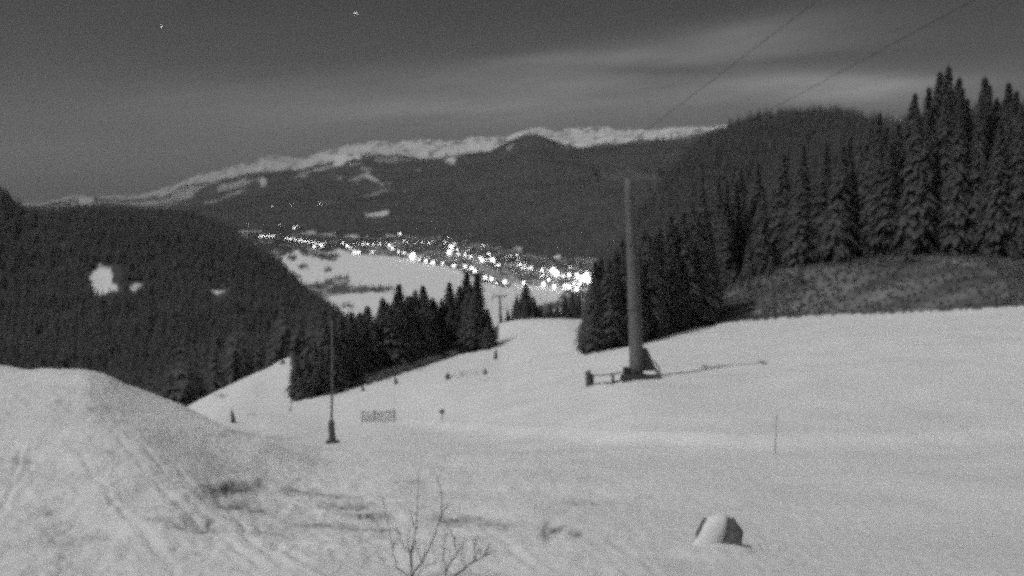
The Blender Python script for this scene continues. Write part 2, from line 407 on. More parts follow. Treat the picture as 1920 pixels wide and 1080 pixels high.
# dark creases and hollows coloured into the near snow
near_dark = np.zeros(UU.shape)
for u, v, ru, rv, w in [(430,918,52,7,0.5),(484,912,9,12,0.75),(445,946,45,13,0.4),(380,1000,30,10,0.7),(392,990,10,12,0.7),(450,1005,58,5,0.5),(640,928,46,5,0.65),
                        (655,950,50,7,0.35),(690,968,40,5,0.4),(690,984,50,5,0.4),(850,975,60,11,0.3),(1022,1000,9,20,0.5),(1040,990,22,5,0.4),(1080,1004,14,9,0.6),
                        (1110,940,55,5,0.3),(90,957,10,6,0.5),(150,1000,50,7,0.35),(185,760,36,5,0.3),(110,750,8,4,0.35),(205,850,10,9,0.35),(45,860,20,8,0.35),(440,815,50,4,0.2),
                        (520,823,40,4,0.2),(700,745,9,1,0.0),(415,743,12,3,0.6),(780,693,22,2,0.3),(560,905,6,6,0.4),(560,928,34,4,0.3),(600,992,60,4,0.3),(480,960,20,8,0.4),(930,985,40,5,0.25),(770,905,30,4,0.2),(300,985,30,6,0.3),(1120,470,1,1,0)]:
    q = ((UU - u) / ru) ** 2 + ((VV - v) / rv) ** 2
    nn = 0.75 + 0.8 * fbm(UU / 7, VV / 4.5, 3)
    near_dark = np.maximum(near_dark, np.where(SS < 9, min(0.9, (2.1 if u > 330 else 1.2) * w) * np.exp(-q ** 1.5) * np.clip(nn, 0.1, 1.3), 0))
fringe = poly_mask([(625,735),(700,705),(780,678),(850,660),(850,668),(780,693),(730,708),(625,740)], 6.9, 9.2)
near_dark = np.maximum(near_dark, fringe * np.clip(0.75 + 0.4 * pn, 0, 1))
snow = np.clip(snow - near_dark, 0, 1)

verts = np.stack([GX, GY, GZ], -1).reshape(-1, 3)
ii = np.arange(NS - 1)[:, None] * NA + np.arange(NA - 1)[None, :]
quads = np.stack([ii, ii + 1, ii + NA + 1, ii + NA], -1).reshape(-1, 4)
me = bpy.data.meshes.new('terrain')
me.vertices.add(len(verts)); me.vertices.foreach_set('co', verts.astype(np.float32).ravel())
nq = len(quads)
me.loops.add(nq * 4); me.loops.foreach_set('vertex_index', quads.astype(np.int32).ravel())
me.polygons.add(nq); me.polygons.foreach_set('loop_start', np.arange(0, nq * 4, 4, dtype=np.int32))
me.polygons.foreach_set('use_smooth', np.ones(nq, bool))
at = me.attributes.new('snow', 'FLOAT', 'POINT'); at.data.foreach_set('value', snow.astype(np.float32).ravel())
me.update(calc_edges=True); me.validate()
ground = bpy.data.objects.new('terrain', me); COL.objects.link(ground)
tag(ground, 'snow covered mountain terrain with a groomed ski slope falling into the valley', 'terrain', kind='structure')

def terrain_mat():
    m, nt, bs = mat_new('snowy ground')
    L = nt.links
    an = nt.nodes.new('ShaderNodeAttribute'); an.attribute_name = 'snow'
    tc = nt.nodes.new('ShaderNodeTexCoord')
    n1 = nt.nodes.new('ShaderNodeTexNoise'); n1.inputs['Scale'].default_value = 0.35; n1.inputs['Detail'].default_value = 6
    n2 = nt.nodes.new('ShaderNodeTexNoise'); n2.inputs['Scale'].default_value = 9.0; n2.inputs['Detail'].default_value = 6
    n3 = nt.nodes.new('ShaderNodeTexNoise'); n3.inputs['Scale'].default_value = 45.0; n3.inputs['Detail'].default_value = 3
    for n in (n1, n2, n3): L.new(tc.outputs['Object'], n.inputs['Vector'])
    r1 = nt.nodes.new('ShaderNodeValToRGB')                       # snow: old and fresh patches
    r1.color_ramp.elements[0].position = 0.25; r1.color_ramp.elements[1].position = 0.75
    r1.color_ramp.elements[0].color = (0.70, 0.70, 0.70, 1); r1.color_ramp.elements[1].color = (0.82, 0.82, 0.82, 1)
    L.new(n1.outputs['Fac'], r1.inputs['Fac'])
    r2 = nt.nodes.new('ShaderNodeValToRGB')                       # forest floor and turf
    r2.color_ramp.elements[0].position = 0.3; r2.color_ramp.elements[1].position = 0.75
    r2.color_ramp.elements[0].color = (0.045, 0.045, 0.045, 1); r2.color_ramp.elements[1].color = (0.11, 0.11, 0.11, 1)
    L.new(n2.outputs['Fac'], r2.inputs['Fac'])
    mx = nt.nodes.new('ShaderNodeMix'); mx.data_type = 'RGBA'
    L.new(an.outputs['Fac'], mx.inputs['Factor']); L.new(r2.outputs['Color'], mx.inputs['A']); L.new(r1.outputs['Color'], mx.inputs['B'])
    L.new(mx.outputs['Result'], bs.inputs['Base Color'])
    bs.inputs['Roughness'].default_value = 0.9; bs.inputs['Specular IOR Level'].default_value = 0.15
    ad = nt.nodes.new('ShaderNodeMath'); ad.operation = 'MULTIPLY_ADD'; ad.inputs[1].default_value = 0.35
    L.new(n3.outputs['Fac'], ad.inputs[0]); L.new(n2.outputs['Fac'], ad.inputs[2])
    bp = nt.nodes.new('ShaderNodeBump'); bp.inputs['Strength'].default_value = 0.85; bp.inputs['Distance'].default_value = 0.05
    L.new(ad.outputs['Value'], bp.inputs['Height']); L.new(bp.outputs['Normal'], bs.inputs['Normal'])
    return m
me.materials.append(terrain_mat())

# ------------------------------------------------------------------ terrain queries
def column(a):
    j = float(np.interp(a, AG, np.arange(NA))); j0 = min(int(j), NA - 2); f = j - j0
    return GY[:, j0] * (1 - f) + GY[:, j0 + 1] * f, GZ[:, j0] * (1 - f) + GZ[:, j0 + 1] * f
def height(x, y):
    cy, cz = column(x / y); return float(np.interp(y, cy, cz))
def hit(u, v, smin=0):
    """where the ray through a pixel first meets the ground"""
    a, t = pix(u, v); cy, cz = column(a); tan = cz / cy
    i0 = int(np.searchsorted(S, smin))
    w = np.where(tan[i0:] >= t)[0]
    i = (w[0] + i0) if len(w) else len(tan) - 1
    if i == 0: y = cy[0]
    else:
        f = (t - tan[i-1]) / max(1e-9, tan[i] - tan[i-1]); f = min(max(f, 0), 1); y = cy[i-1] + f * (cy[i] - cy[i-1])
    return Vector((a * y, y, float(np.interp(y, cy, cz))))
def on_ground(u, y):
    a = (u - 960) / F; return Vector((a * y, y, height(a * y, y)))

# ------------------------------------------------------------------ spruces
def spruce_mesh(seed, whorls, nbr, seg, width=0.17, sparse=0.0):
    """unit-height spruce: returns crown (verts, faces), trunk (verts, faces)"""
    rnd = random.Random(seed); mb = MB(); tk = MB()
    tk.tube([(0,0,-0.06),(0,0,0.12),(rnd.uniform(-.004,.004),0,0.5),(0,0,0.99)], [0.017,0.014,0.009,0.001], 6)
    lean = rnd.uniform(0, 6.28)
    for w in range(whorls):
        f = w / (whorls - 1)
        z = 0.07 + 0.90 * f ** 0.92
        prof = (1 - f) ** 0.85 * (1 - 0.35 * max(0, 0.18 - f) / 0.18)
        rad = width * prof * rnd.uniform(0.94, 1.06) + 0.010
        n = max(4, int(nbr * (0.55 + 0.45 * prof)))
        a0 = rnd.uniform(0, 6.28)
        for b in range(n):
            if rnd.random() < sparse: continue
            a = a0 + 6.283 * b / n + rnd.uniform(-0.25, 0.25)
            r = rad * rnd.choice((0.5, 0.7, 0.85, 1.0, 1.1, 1.3)) * (1 + 0.15 * math.cos(a - lean))
            droop = rnd.uniform(0.7, 1.15) * r + 0.008; ca, sa = math.cos(a), math.sin(a)
            d = Vector((ca, sa, 0)); s = Vector((-sa, ca, 0)); zb = z + rnd.uniform(-0.03, 0.03) * (1 - 0.8 * f)
            hw = (0.21 * r + 0.005) * rnd.uniform(0.8, 1.25)
            spine = []
            for k in range(seg + 1):
                q = k / seg
                spine.append(d * (r * q) + Vector((0, 0, zb - droop * q * q * (1.25 - 0.35 * q) + 0.25 * droop * max(0, q - 0.75))))
            base = len(mb.v)
            for k, p in enumerate(spine):
                q = k / seg
                wq = hw * (0.35 + 1.3 * q) * (1 - q ** 2.2) + 0.002
                j = rnd.uniform(0.6, 1.35)
                mb.v += [p + s * wq * j + Vector((0,0,-wq * 0.55)), p, p - s * wq * rnd.uniform(0.6, 1.35) + Vector((0,0,-wq * 0.55))]
            for k in range(seg):
                o = base + 3 * k
                mb.f += [(o, o + 1, o + 4, o + 3), (o + 1, o + 2, o + 5, o + 4)]
            if seg > 2:                                            # hanging sprays give the crown its ragged outline
                for k in range(1, seg + 1):
                    p = spine[k]
                    for sd in (1, -1):
                        l = hw * rnd.uniform(0.7, 1.4) * (1.2 - 0.6 * k / seg)
                        q1 = p + s * sd * l + d * l * 0.35 + Vector((0, 0, -l * rnd.uniform(0.5, 1.2)))
                        o = len(mb.v)
                        mb.v += [p, p + d * 0.012 + s * sd * 0.004, q1]
                        mb.f.append((o, o + 1, o + 2))
    return mb, tk

def mesh_only(name, mb, mat):
    me = bpy.data.meshes.new(name); me.from_pydata([tuple(v) for v in mb.v], [], mb.f); me.materials.append(mat); me.update(); return me

NEAR = []
for sd, wd in ((1, .14), (2, .16), (3, .12), (4, .15), (5, .175), (6, .105)):
    c, t = spruce_mesh(sd, 62, 13, 3, wd)
    NEAR.append((mesh_only('spruce_crown', c, M_needles), mesh_only('spruce_trunk', t, M_bark)))

tree_count = 0
def spruce(loc, h, label, group, var=None, rz=None, fat=1.0):
    global tree_count
    tree_count += 1
    cm, tm = NEAR[random.randrange(len(NEAR)) if var is None else var]
    r = empty('spruce_tree', loc, random.uniform(0, 6.28) if rz is None else rz)
    r.scale = (h * fat, h * fat, h)
    r.rotation_euler.x = random.uniform(-0.035, 0.035); r.rotation_euler.y = random.uniform(-0.03, 0.03)
    tag(r, label, 'tree', group)
    for nm, mm in (('crown', cm), ('trunk', tm)):
        o = bpy.data.objects.new(nm, mm); COL.objects.link(o); o.parent = r
    return r

def top_spruce(u, vt, y, label, group, var=None, fat=1.0):
    """a spruce standing at depth y whose tip shows at pixel row vt"""
    g = on_ground(u, y); t = pix(u, vt)[1] * y
    h = max(2.0, (t - g.z) / 0.99)
    return spruce(g, h, label, group, var, None, fat)

# stand left of the piste
gL = 'spruces of the dense stand below the left edge of the piste'
lL = 'dark young spruce in the dense stand below the left edge of the ski slope'
def line_at(pts, u):
    return float(np.interp(u, [p[0] for p in pts], [p[1] for p in pts]))
base_L = [(548,752),(620,737),(700,706),(780,684),(850,665),(915,654)]
top_L = [(548,662),(575,645),(600,608),(630,590),(660,578),(690,566),(720,555),(745,538),(770,535),(800,545),(825,556),(850,530),(875,512),(900,528),(915,575)]
us = np.linspace(553, 912, 22)
for i, u in enumerate(us):
    b = hit(u, line_at(base_L, u)); y0 = b.y + 1.0
    for row in range(3):
        y = y0 + row * 2.6 + random.uniform(-.6, .6)
        uu = u + random.uniform(-6, 6)
        if row == 0 and uu < 556: uu = 556
        vt = line_at(top_L, uu) + (random.uniform(2, 42) if row != 1 else random.uniform(0, 18)) + (18 if row == 0 else 0)
        top_spruce(uu, vt, y, lL, gL, fat=random.uniform(1.4, 2.1))
for u, vt, txt in [(745,529,'pointed dark spruce rising alone left of centre in the slope edge stand'),(789,532,'slim spruce tip just right of the pointed spruce in the slope edge stand'),
                   (870,507,'tallest dark spruce of the slope edge stand, tip against the village lights'),(893,508,'tall spruce at the right shoulder of the slope edge stand below the lamps'),(846,526,'spruce left of the tallest one in the slope edge stand'),
                   (718,556,'spruce standing on the lower left rise of the slope edge stand')]:
    b = hit(u, line_at(base_L, u)); top_spruce(u, vt, b.y + 5.5, txt, gL, 2, 1.7)
# group behind the crest in the middle
gM = 'spruces growing just beyond the crest of the piste'
lM = 'dark spruce growing just beyond the crest of the piste under the village'
for u, vt, y, f in [(985,528,178,1.5),(968,552,182,1.4),(1002,556,180,1.5),(952,580,176,1.3),(975,566,174,1.4),(1016,572,184,1.3),(1032,566,190,1.2),(1046,572,195,1.2),(1060,552,200,1.2),(1072,548,204,1.2),(1088,556,200,1.2),
                    (1100,560,196,1.2),(1024,580,172,1.2),(1040,584,174,1.2),(1066,578,176,1.2),(1082,572,178,1.2),(1110,556,190,1.2),(940,598,178,1.1),(1054,588,168,1.2),(1095,584,170,1.2),(1000,578,170,1.3),(986,560,171,1.4)]:
    top_spruce(u, vt, y, 'broad dark spruce with the highest tip beyond the crest of the piste' if vt == 528 else lM, gM, None, f * 1.2)
# stand behind the lift tower
gT = 'spruces of the stand behind the lift tower'
lT = 'dark spruce in the stand on the slope directly behind the lift tower'
base_R = [(1095,664),(1200,643),(1270,619),(1330,607)]
top_R = [(1098,600),(1104,520),(1112,488),(1130,470),(1160,450),(1200,430),(1250,400),(1330,360)]
for i, u in enumerate(np.linspace(1102, 1320, 17)):
    b = hit(u, line_at(base_R, u))
    for row in range(3):
        y = b.y + 0.8 + row * 2.8 + random.uniform(-.5, .5); uu = max(1103, u + random.uniform(-5, 5))
        vt = line_at(top_R, uu) + random.uniform(0, 50) + (25 if row == 0 else 0)
        top_spruce(uu, vt, y, lT, gT, fat=random.uniform(1.1, 1.45))
# forest on the bank at the right
gR = 'tall spruces along the top of the bank at the right'
lR = 'tall dark spruce in the forest along the top of the brushy bank at the right'
tops = [(1310,345),(1345,330),(1380,310),(1420,300),(1460,285),(1500,268),(1540,262),(1580,252),(1620,232),(1640,206),(1655,232),(1690,205),(1708,170),(1730,158),(1745,130),(1762,118),(1776,140),(1792,160),(1805,180),(1820,165),(1836,138),(1852,178),(1870,182),(1888,150),(1902,165),(1918,138),(1940,150),(1965,140),(1995,150),(2030,130)]
dist = {1708:'slim spruce whose tip is leftmost of the tall tips cutting the sky at right', 1745:'tall spruce near the top right whose tip cuts the bright cloud', 1762:'highest spruce tip against the sky at the right',
        1836:'pointed spruce rising alone against the sky right of the highest tips', 1888:'pointed spruce against the sky by the right edge of the picture', 1640:'lone spruce tip on the ridge line left of the tall forest'}
for u, vt in tops:
    y = float(np.interp(u, [1300,1500,1700,1900,2300], [122,122,116,108,106])) + random.uniform(-2, 5)
    top_spruce(u, vt, y, dist.get(u, lR), gR, random.choice((0, 2, 5)) if u > 1690 else None, 1.0)
for i in range(118):
    u = random.choice((random.uniform(1290, 2000), random.uniform(1660, 2000))); r = random.random()
    y = float(np.interp(u, [1300,1500,1700,1900,2300], [113,111,107,100,98])) + 34 * r * r
    vt = line_at(tops, u) + random.choice((random.uniform(12, 60), random.uniform(30, 190)))
    top_spruce(u, vt, y, lR, gR, random.choice((0, 2, 3, 5)), random.uniform(0.75, 1.1))

# ------------------------------------------------------------------ forests that read as a mass
lib = bpy.data.collections.new('forest_tree_kinds')
for sd in range(4):
    c, t = spruce_mesh(50 + sd, 11, 7, 2, 0.17 + 0.03 * (sd % 3))
    mm = mesh_only('forest_spruce', c, M_needles_mid)
    o = bpy.data.objects.new('forest_spruce', mm); lib.objects.link(o)
lib2 = bpy.data.collections.new('distant_tree_kinds')
for sd in range(3):
    c, t = spruce_mesh(80 + sd, 6, 6, 1, 0.22)
    o = bpy.data.objects.new('distant_spruce', mesh_only('distant_spruce', c, M_needles_far)); lib2.objects.link(o)
shr = MB(); rr = random.Random(4)
for i in range(60):
    a = rr.uniform(0, 6.28); l = rr.uniform(0.5, 1.0); sp = rr.uniform(0.1, 0.8)
    p0 = Vector((rr.uniform(-.12, .12), rr.uniform(-.12, .12), 0)); p1 = p0 + Vector((math.cos(a) * sp * l, math.sin(a) * sp * l, l))
    w = Vector((-math.sin(a), math.cos(a), 0)) * 0.02
    shr.add([p0 - w, p0 + w, p1 + w * 0.6, p1 - w * 0.6], [(0, 1, 2, 3)])
    for j in range(3):
        q = p0.lerp(p1, rr.uniform(0.4, 1)); e = q + Vector((rr.uniform(-.3, .3), rr.uniform(-.3, .3), rr.uniform(0, .25)))
        shr.add([q, q + Vector((0, 0, .03)), e], [(0, 1, 2)])
lib3 = bpy.data.collections.new('brush_kinds')
lib3.objects.link(bpy.data.objects.new('brush_tuft', mesh_only('brush_tuft', shr, M_brush)))

def scatter_group(name, coll):
    ng = bpy.data.node_groups.new(name, 'GeometryNodeTree')
    ng.interface.new_socket('Geometry', in_out='INPUT', socket_type='NodeSocketGeometry')
    ng.interface.new_socket('Geometry', in_out='OUTPUT', socket_type='NodeSocketGeometry')
    gi = ng.nodes.new('NodeGroupInput'); go = ng.nodes.new('NodeGroupOutput')
    ci = ng.nodes.new('GeometryNodeCollectionInfo'); ci.inputs['Collection'].default_value = coll
    ci.inputs['Separate Children'].default_value = True; ci.inputs['Reset Children'].default_value = True
    ip = ng.nodes.new('GeometryNodeInstanceOnPoints'); ip.inputs['Pick Instance'].default_value = True
    def attr(nm, typ):
        n = ng.nodes.new('GeometryNodeInputNamedAttribute'); n.data_type = typ; n.inputs['Name'].default_value = nm; return n
    sc = attr('scl', 'FLOAT_VECTOR'); ro = attr('rot', 'FLOAT_VECTOR'); ix = attr('idx', 'INT')
    L = ng.links
    L.new(gi.outputs[0], ip.inputs['Points']); L.new(ci.outputs[0], ip.inputs['Instance'])
    L.new(sc.outputs['Attribute'], ip.inputs['Scale']); L.new(ix.outputs['Attribute'], ip.inputs['Instance Index'])
    er = ng.nodes.new('FunctionNodeEulerToRotation')
    L.new(ro.outputs['Attribute'], er.inputs[0]); L.new(er.outputs[0], ip.inputs['Rotation'])
    L.new(ip.outputs[0], go.inputs[0])
    return ng
NG = {c.name: scatter_group('scatter ' + c.name, c) for c in (lib, lib2, lib3)}

runmax = np.maximum.accumulate(GZ / GY, axis=0)
def scatter(name, cellmask, spacing, hmin, hmax, coll, label, cat, fat=1.0, seed=0, dens=None):
    rg = np.random.default_rng(seed)
    y0, y1 = GY[:-1, :-1], GY[1:, :-1]
    area = np.abs((y1 - y0) * (GX[:-1, 1:] - GX[:-1, :-1])) * 1.0
    vis = ((GZ + hmax * 1.3) / GY)[:-1, :-1] > runmax[:-1, :-1] - 4.0 / F
    ex = area / spacing ** 2 * (cellmask[:-1, :-1] & vis)
    ex[:, 0] = 0
    if dens is not None: ex = ex * dens[:-1, :-1]
    n = rg.poisson(ex)
    r, c = np.nonzero(n); k = n[r, c]; r = np.repeat(r, k); c = np.repeat(c, k); m = len(r)
    fa, fb = rg.random(m), rg.random(m)
    def bl(G): return (G[r, c] * (1 - fa) + G[r + 1, c] * fa) * (1 - fb) + (G[r, c + 1] * (1 - fa) + G[r + 1, c + 1] * fa) * fb
    co = np.stack([bl(GX), bl(GY), bl(GZ) - 0.02 * hmin], -1)
    h = rg.uniform(hmin, hmax, m) * (0.8 + 0.35 * rg.random(m))
    me = bpy.data.meshes.new(name); me.vertices.add(m); me.vertices.foreach_set('co', co.astype(np.float32).ravel())
    w = h * fat * rg.uniform(0.8, 1.25, m)
    a = me.attributes.new('scl', 'FLOAT_VECTOR', 'POINT'); a.data.foreach_set('vector', np.stack([w, w, h], -1).astype(np.float32).ravel())
    a = me.attributes.new('rot', 'FLOAT_VECTOR', 'POINT')
    a.data.foreach_set('vector', np.stack([rg.normal(0, .03, m), rg.normal(0, .03, m), rg.uniform(0, 6.28, m)], -1).astype(np.float32).ravel())
    a = me.attributes.new('idx', 'INT', 'POINT'); a.data.foreach_set('value', rg.integers(0, len(coll.objects), m).astype(np.int32))
    me.update()
    o = bpy.data.objects.new(name, me); COL.objects.link(o)
    md = o.modifiers.new('scatter', 'NODES'); md.node_group = NG[coll.name]
    tag(o, label, cat, kind='stuff')
    print('scatter', label, m)
    return o

dark = snow < 0.2
inA = np.abs(AG)[None, :] < 0.66
m = dark & (SS > 8.98) & (SS < 14.6) & (UU < 935) & inA & (GY > 128) & ((UU < 610) | ((GY > 500) & (UU < 740)) | (GY > 900)) & ~(poly_mask([(238,518),(268,518),(264,556),(242,556)], 11.3, 14.3) | poly_mask([(386,533),(430,533),(430,574),(394,574)], 11.3, 14.3) | poly_mask([(160,508),(228,492),(230,556),(176,568)], 11.3, 14.3))
scatter('forest', m, 3.5, 4.5, 13, lib, 'dense dark spruce forest covering the hillside at the left', 'forest', 1.15, 1)
m = dark & (SS > 10.9) & (SS < 15) & (UU >= 935) & (UU < 1140) & (GY > 300)
scatter('forest', m, 6, 7, 12, lib, 'dark spruce forest in the ravine below the crest of the piste', 'forest', 1.15, 2)
m = dark & (SS > 10.4) & (SS < 14.6) & (UU >= 1140) & inA & (GY > 135)
scatter('forest', m, 3.6, 7, 12, lib, 'dark spruce forest climbing the steep hillside at the right up to the ridge', 'forest', 1.0, 3)
m = (snow < 0.5) & (SS > 18.3) & (SS < 22.12) & inA & (UU < 1420)
scatter('forest', m, 13, 14, 24, lib2, 'dark forest on the far valley side below the snowy ridge', 'forest', 1.3, 4)
m = (dmask | (poly_mask([(900,520),(1125,548),(1125,600),(900,600)], 15.7, 18) & (pn > 0.55))) & inA
scatter('forest', m, 7.5, 7, 13, lib2, 'bands of dark trees and hedges across the snowy valley floor', 'trees', 1.4, 5)
m = vil & (snow < 0.5)
scatter('forest', m, 17, 6, 12, lib2, 'dark garden trees between the lights of the village', 'trees', 1.3, 6)
m = bank & inA
scatter('undergrowth', m, 0.42, 0.12, 0.34, lib3, 'dry grey brush covering the bank beside the ski slope at the right', 'brush', 1.2, 7)
m = (SS > 9.5) & (SS < 10.5) & (UU > 1240) & inA
scatter('undergrowth', m, 1.9, 0.9, 3.2, lib, 'young spruces and bushes along the foot of the forest above the brushy bank', 'bushes', 1.5, 9, dens=sm(9.45, 10.3, SS))
m = fringe & inA
scatter('undergrowth', m, 0.5, 0.3, 0.8, lib3, 'low grey brush at the foot of the stand left of the piste', 'brush', 1.2, 8)

# ------------------------------------------------------------------ lift tower
def lift_tower(loc, tilt_x, tilt_y, height_m, label, detailed=True):
    r = empty('lift_tower', loc); tag(r, label, 'lift tower', 'towers of the ski lift')
    H = height_m
    top = Vector((tilt_x, tilt_y, H)); ax = top.normalized()
    MBp = MB(); n = 12
    pts = [top * (i / n) for i in range(n + 1)]
    MBp.tube(pts, [0.34 - 0.175 * (i / n) ** 0.8 for i in range(n + 1)], 16)
    pole = MBp.build('pole', M_steel, r, True)
    b = MB()
    for f in (0.36, 0.68):
        p = top * f; b.tube([p - ax * 0.04, p + ax * 0.04], 0.34 - 0.175 * f ** 0.8 + 0.05, 16)
    b.build('flange', M_steel, pole)
    b = MB(); b.tube([(0,0,-0.8),(0,0,0.14)], [0.75, 0.7], 4); b.box((0.0, 0, 0.06), (1.15, 1.15, 0.12)); b.build('footing', M_concrete if not detailed else M_pad, r)
    # crossarm with sheave trains
    b = MB(); z = top + Vector((0, 0, 0.05))
    b.box(z, (3.1, 0.2, 0.24)); b.box(z + Vector((0, 0, 0.2)), (1.0, 0.14, 0.12))
    b.tube([z + Vector((0, 0, 0)), z + Vector((-1.2, 0, -0.02))], 0.1, 8)
    arm = b.build('crossarm', M_arm, r)
    for sx in (-1, 1):
        c = z + Vector((1.48 * sx, 0, 0.22))
        b = MB(); b.box(c + Vector((0.07 * sx, 0, 0)), (0.04, 1.5, 0.12)); b.box(c - Vector((0.07 * sx, 0, 0)), (0.04, 1.5, 0.12)); b.box(c - Vector((0, 0, 0.1)), (0.16, 0.3, 0.14))
        bt = b.build('sheave_bracket', M_dark_steel, r)
        for k in (-1.5, -0.5, 0.5, 1.5):
            w = MB(); q = c + Vector((0, 0.38 * k, 0.06)); w.tube([q - Vector((0.045, 0, 0)), q + Vector((0.045, 0, 0))], 0.17, 12)
            w.build('sheave_wheel', M_dark_steel, bt)
    # ladder up the back of the pole
    b = MB()
    for sx in (-0.17, 0.17):
        b.tube([Vector((0.28, sx, 0.9)) , top + Vector((0.28, sx, -0.2))], 0.02, 5)
    for i in range(int(H / 0.33) - 2):
        p = Vector((0.28, 0, 0)) + (top * ((i + 2.4) * 0.33 / H)); b.tube([p + Vector((0, -0.17, 0)), p + Vector((0, 0.17, 0))], 0.014, 5)
    b.build('ladder', M_steel, r)
    if detailed:
        b = MB()                                          # triangular sheet gusset bracing the foot on the right
        a0, a1, a2, a3 = Vector((0.1, -0.1, 1.5)), Vector((0.45, -0.1, 1.45)), Vector((0.92, -0.1, 0.4)), Vector((0.1, -0.1, 0.4))
        th = Vector((0, 0.1, 0))
        b.add([a0, a1, a2, a3, a0 + th, a1 + th, a2 + th, a3 + th], [(0,1,2,3),(7,6,5,4),(0,4,5,1),(1,5,6,2),(2,6,7,3),(3,7,4,0)])
        b.build('gusset_plate', M_dark_steel, r)
        b = MB(); b.box((-0.5, -0.05, 0.26), (0.28, 0.3, 0.5)); b.box((-0.5, -0.05, 0.525), (0.32, 0.34, 0.03)); b.build('cable_box', M_dark_steel, r)
        b = MB(); b.box((0.12, -0.45, 0.13), (1.85, 0.35, 0.26)); b.tube([(0.9,-0.2,0.2),(0.86,-0.2,0.55),(1.12,-0.2,0.05)], 0.035, 6)
        b.tube([(0.62,-0.2,0.85),(0.8,-0.2,0.85),(1.02,-0.2,0.55),(1.1,-0.2,0.0)], 0.03, 6); b.build('stay_frame', M_dark_steel, r)
    return r, z

tw = hit(1194, 710)
head = P(1177, 334, tw.y)
tower, zt = lift_tower(tw, head.x - tw.x, 0.0, head.z - tw.z, 'tall grey lift tower on a snowy slope with a triangular foot plate')
lo = on_ground(939, 222)
hl = P(937, 556, lo.y)
tower2, zt2 = lift_tower(lo, hl.x - lo.x, 0.0, hl.z - lo.z, 'small distant lift tower with a T shaped top beyond the crest', False)

def rope(p_start, dirn, k, end_low, label):
    up = [p_start + dirn * (k * i / 24) + Vector((0, 0, -0.25 * math.sin(math.pi * min(1, i / 24)))) for i in range(24, -1, -1)]
    lowp = []
    for i in range(1, 41):
        f = i / 40; lowp.append(p_start.lerp(end_low, f) + Vector((0, 0, -1.6 * 4 * f * (1 - f))))
    far = end_low + (end_low - p_start).normalized() * 90 + Vector((0, 0, -14))
    b = MB(); b.tube(up + lowp + [end_low.lerp(far, .5) + Vector((0,0,-1.0)), far], 0.008, 6)
    o = b.build('haul_rope', M_dark_steel, None, True)
    tag(o, label, 'rope', 'ropes of the ski lift')
    return o
dr = Vector((1.8, -24, 2.9))
for sx, lab in ((-1, 'lift rope on the left end of the tower crossarm, leading up across the clouds'), (1, 'lift rope on the right end of the tower crossarm, passing over the ridge')):
    rope(tw + zt + Vector((1.48 * sx, 0, 0.42)), dr, 3.0, lo + zt2 + Vector((1.48 * sx, 0, 0.42)), lab)

# guard rail with a padded end post left of the tower
def gpt(u, v): return hit(u, v)
f0 = hit(1107, 723); f1 = hit(1150, 720); f2 = hit(1168, 713)
fr = empty('barrier_fence', f0); tag(fr, 'low dark wooden barrier with a padded end post left of the lift tower foot', 'fence')
b = MB(); b.tube([(-0.05,0,-0.2),(-0.08,0,0.1),(-0.12,0,0.72),(-0.13,0,0.76)], [0.15,0.16,0.15,0.1], 10); b.build('padded_post', M_pad, fr, True)
d1 = f1 - f0; d2 = f2 - f0
b = MB(); b.tube([Vector((0.13,0,-0.2)), Vector((0.1,0,0.58))], 0.07, 8); b.build('post', M_wood, fr)
b = MB(); b.tube([d1 + Vector((0,0,-0.25)), d1 + Vector((-0.03,0,0.52))], 0.065, 8); b.build('post', M_wood, fr)
b = MB(); b.tube([Vector((0.1,0,0.52)), d1 + Vector((0,0,0.46)), d2 + Vector((0.05,0,0.42))], 0.03, 6); b.build('top_rail', M_wood, fr)
b = MB(); b.tube([Vector((-0.05,-0.02,0.0)), Vector((0.3,-0.02,0.03)), d1 + Vector((0,-0.02,0.05)), d2 + Vector((0.1,-0.02,0.02))], 0.08, 6); b.build('bottom_rail', M_wood, fr)

# ------------------------------------------------------------------ snow lance
sl = hit(623, 831)
r = empty('snow_lance', sl); tag(r, 'slim upright snow making lance with a dark padded foot, left of the net', 'snow lance')
px = sl.y / F
b = MB(); b.tube([(0,0,-0.3),(-0.02,0,40*px),(0.06,0,120*px),(0.1,0,242*px)], [0.07,0.06,0.045,0.03], 8); b.build('pole', M_steel, r, True)
b = MB(); b.tube([(0,0,0.02),(0,0,6*px),(-1*px,0,40*px),(-1*px,0,47*px)], [7.2*px,6.8*px,6*px,3.2*px], 12); b.build('pad', M_pad, r, True)
b = MB(); b.box((0,0,0.02), (24*px, 0.5, 5*px)); b.tube([(9*px,0,0.0),(9*px,-0.1,0.14)], 0.06, 6); b.build('base', M_dark_steel, r)
b = MB(); b.tube([(0.1,0,242*px),(0.11,0,256*px)], [0.07,0.05], 8); b.build('nozzle_head', M_dark_steel, r)

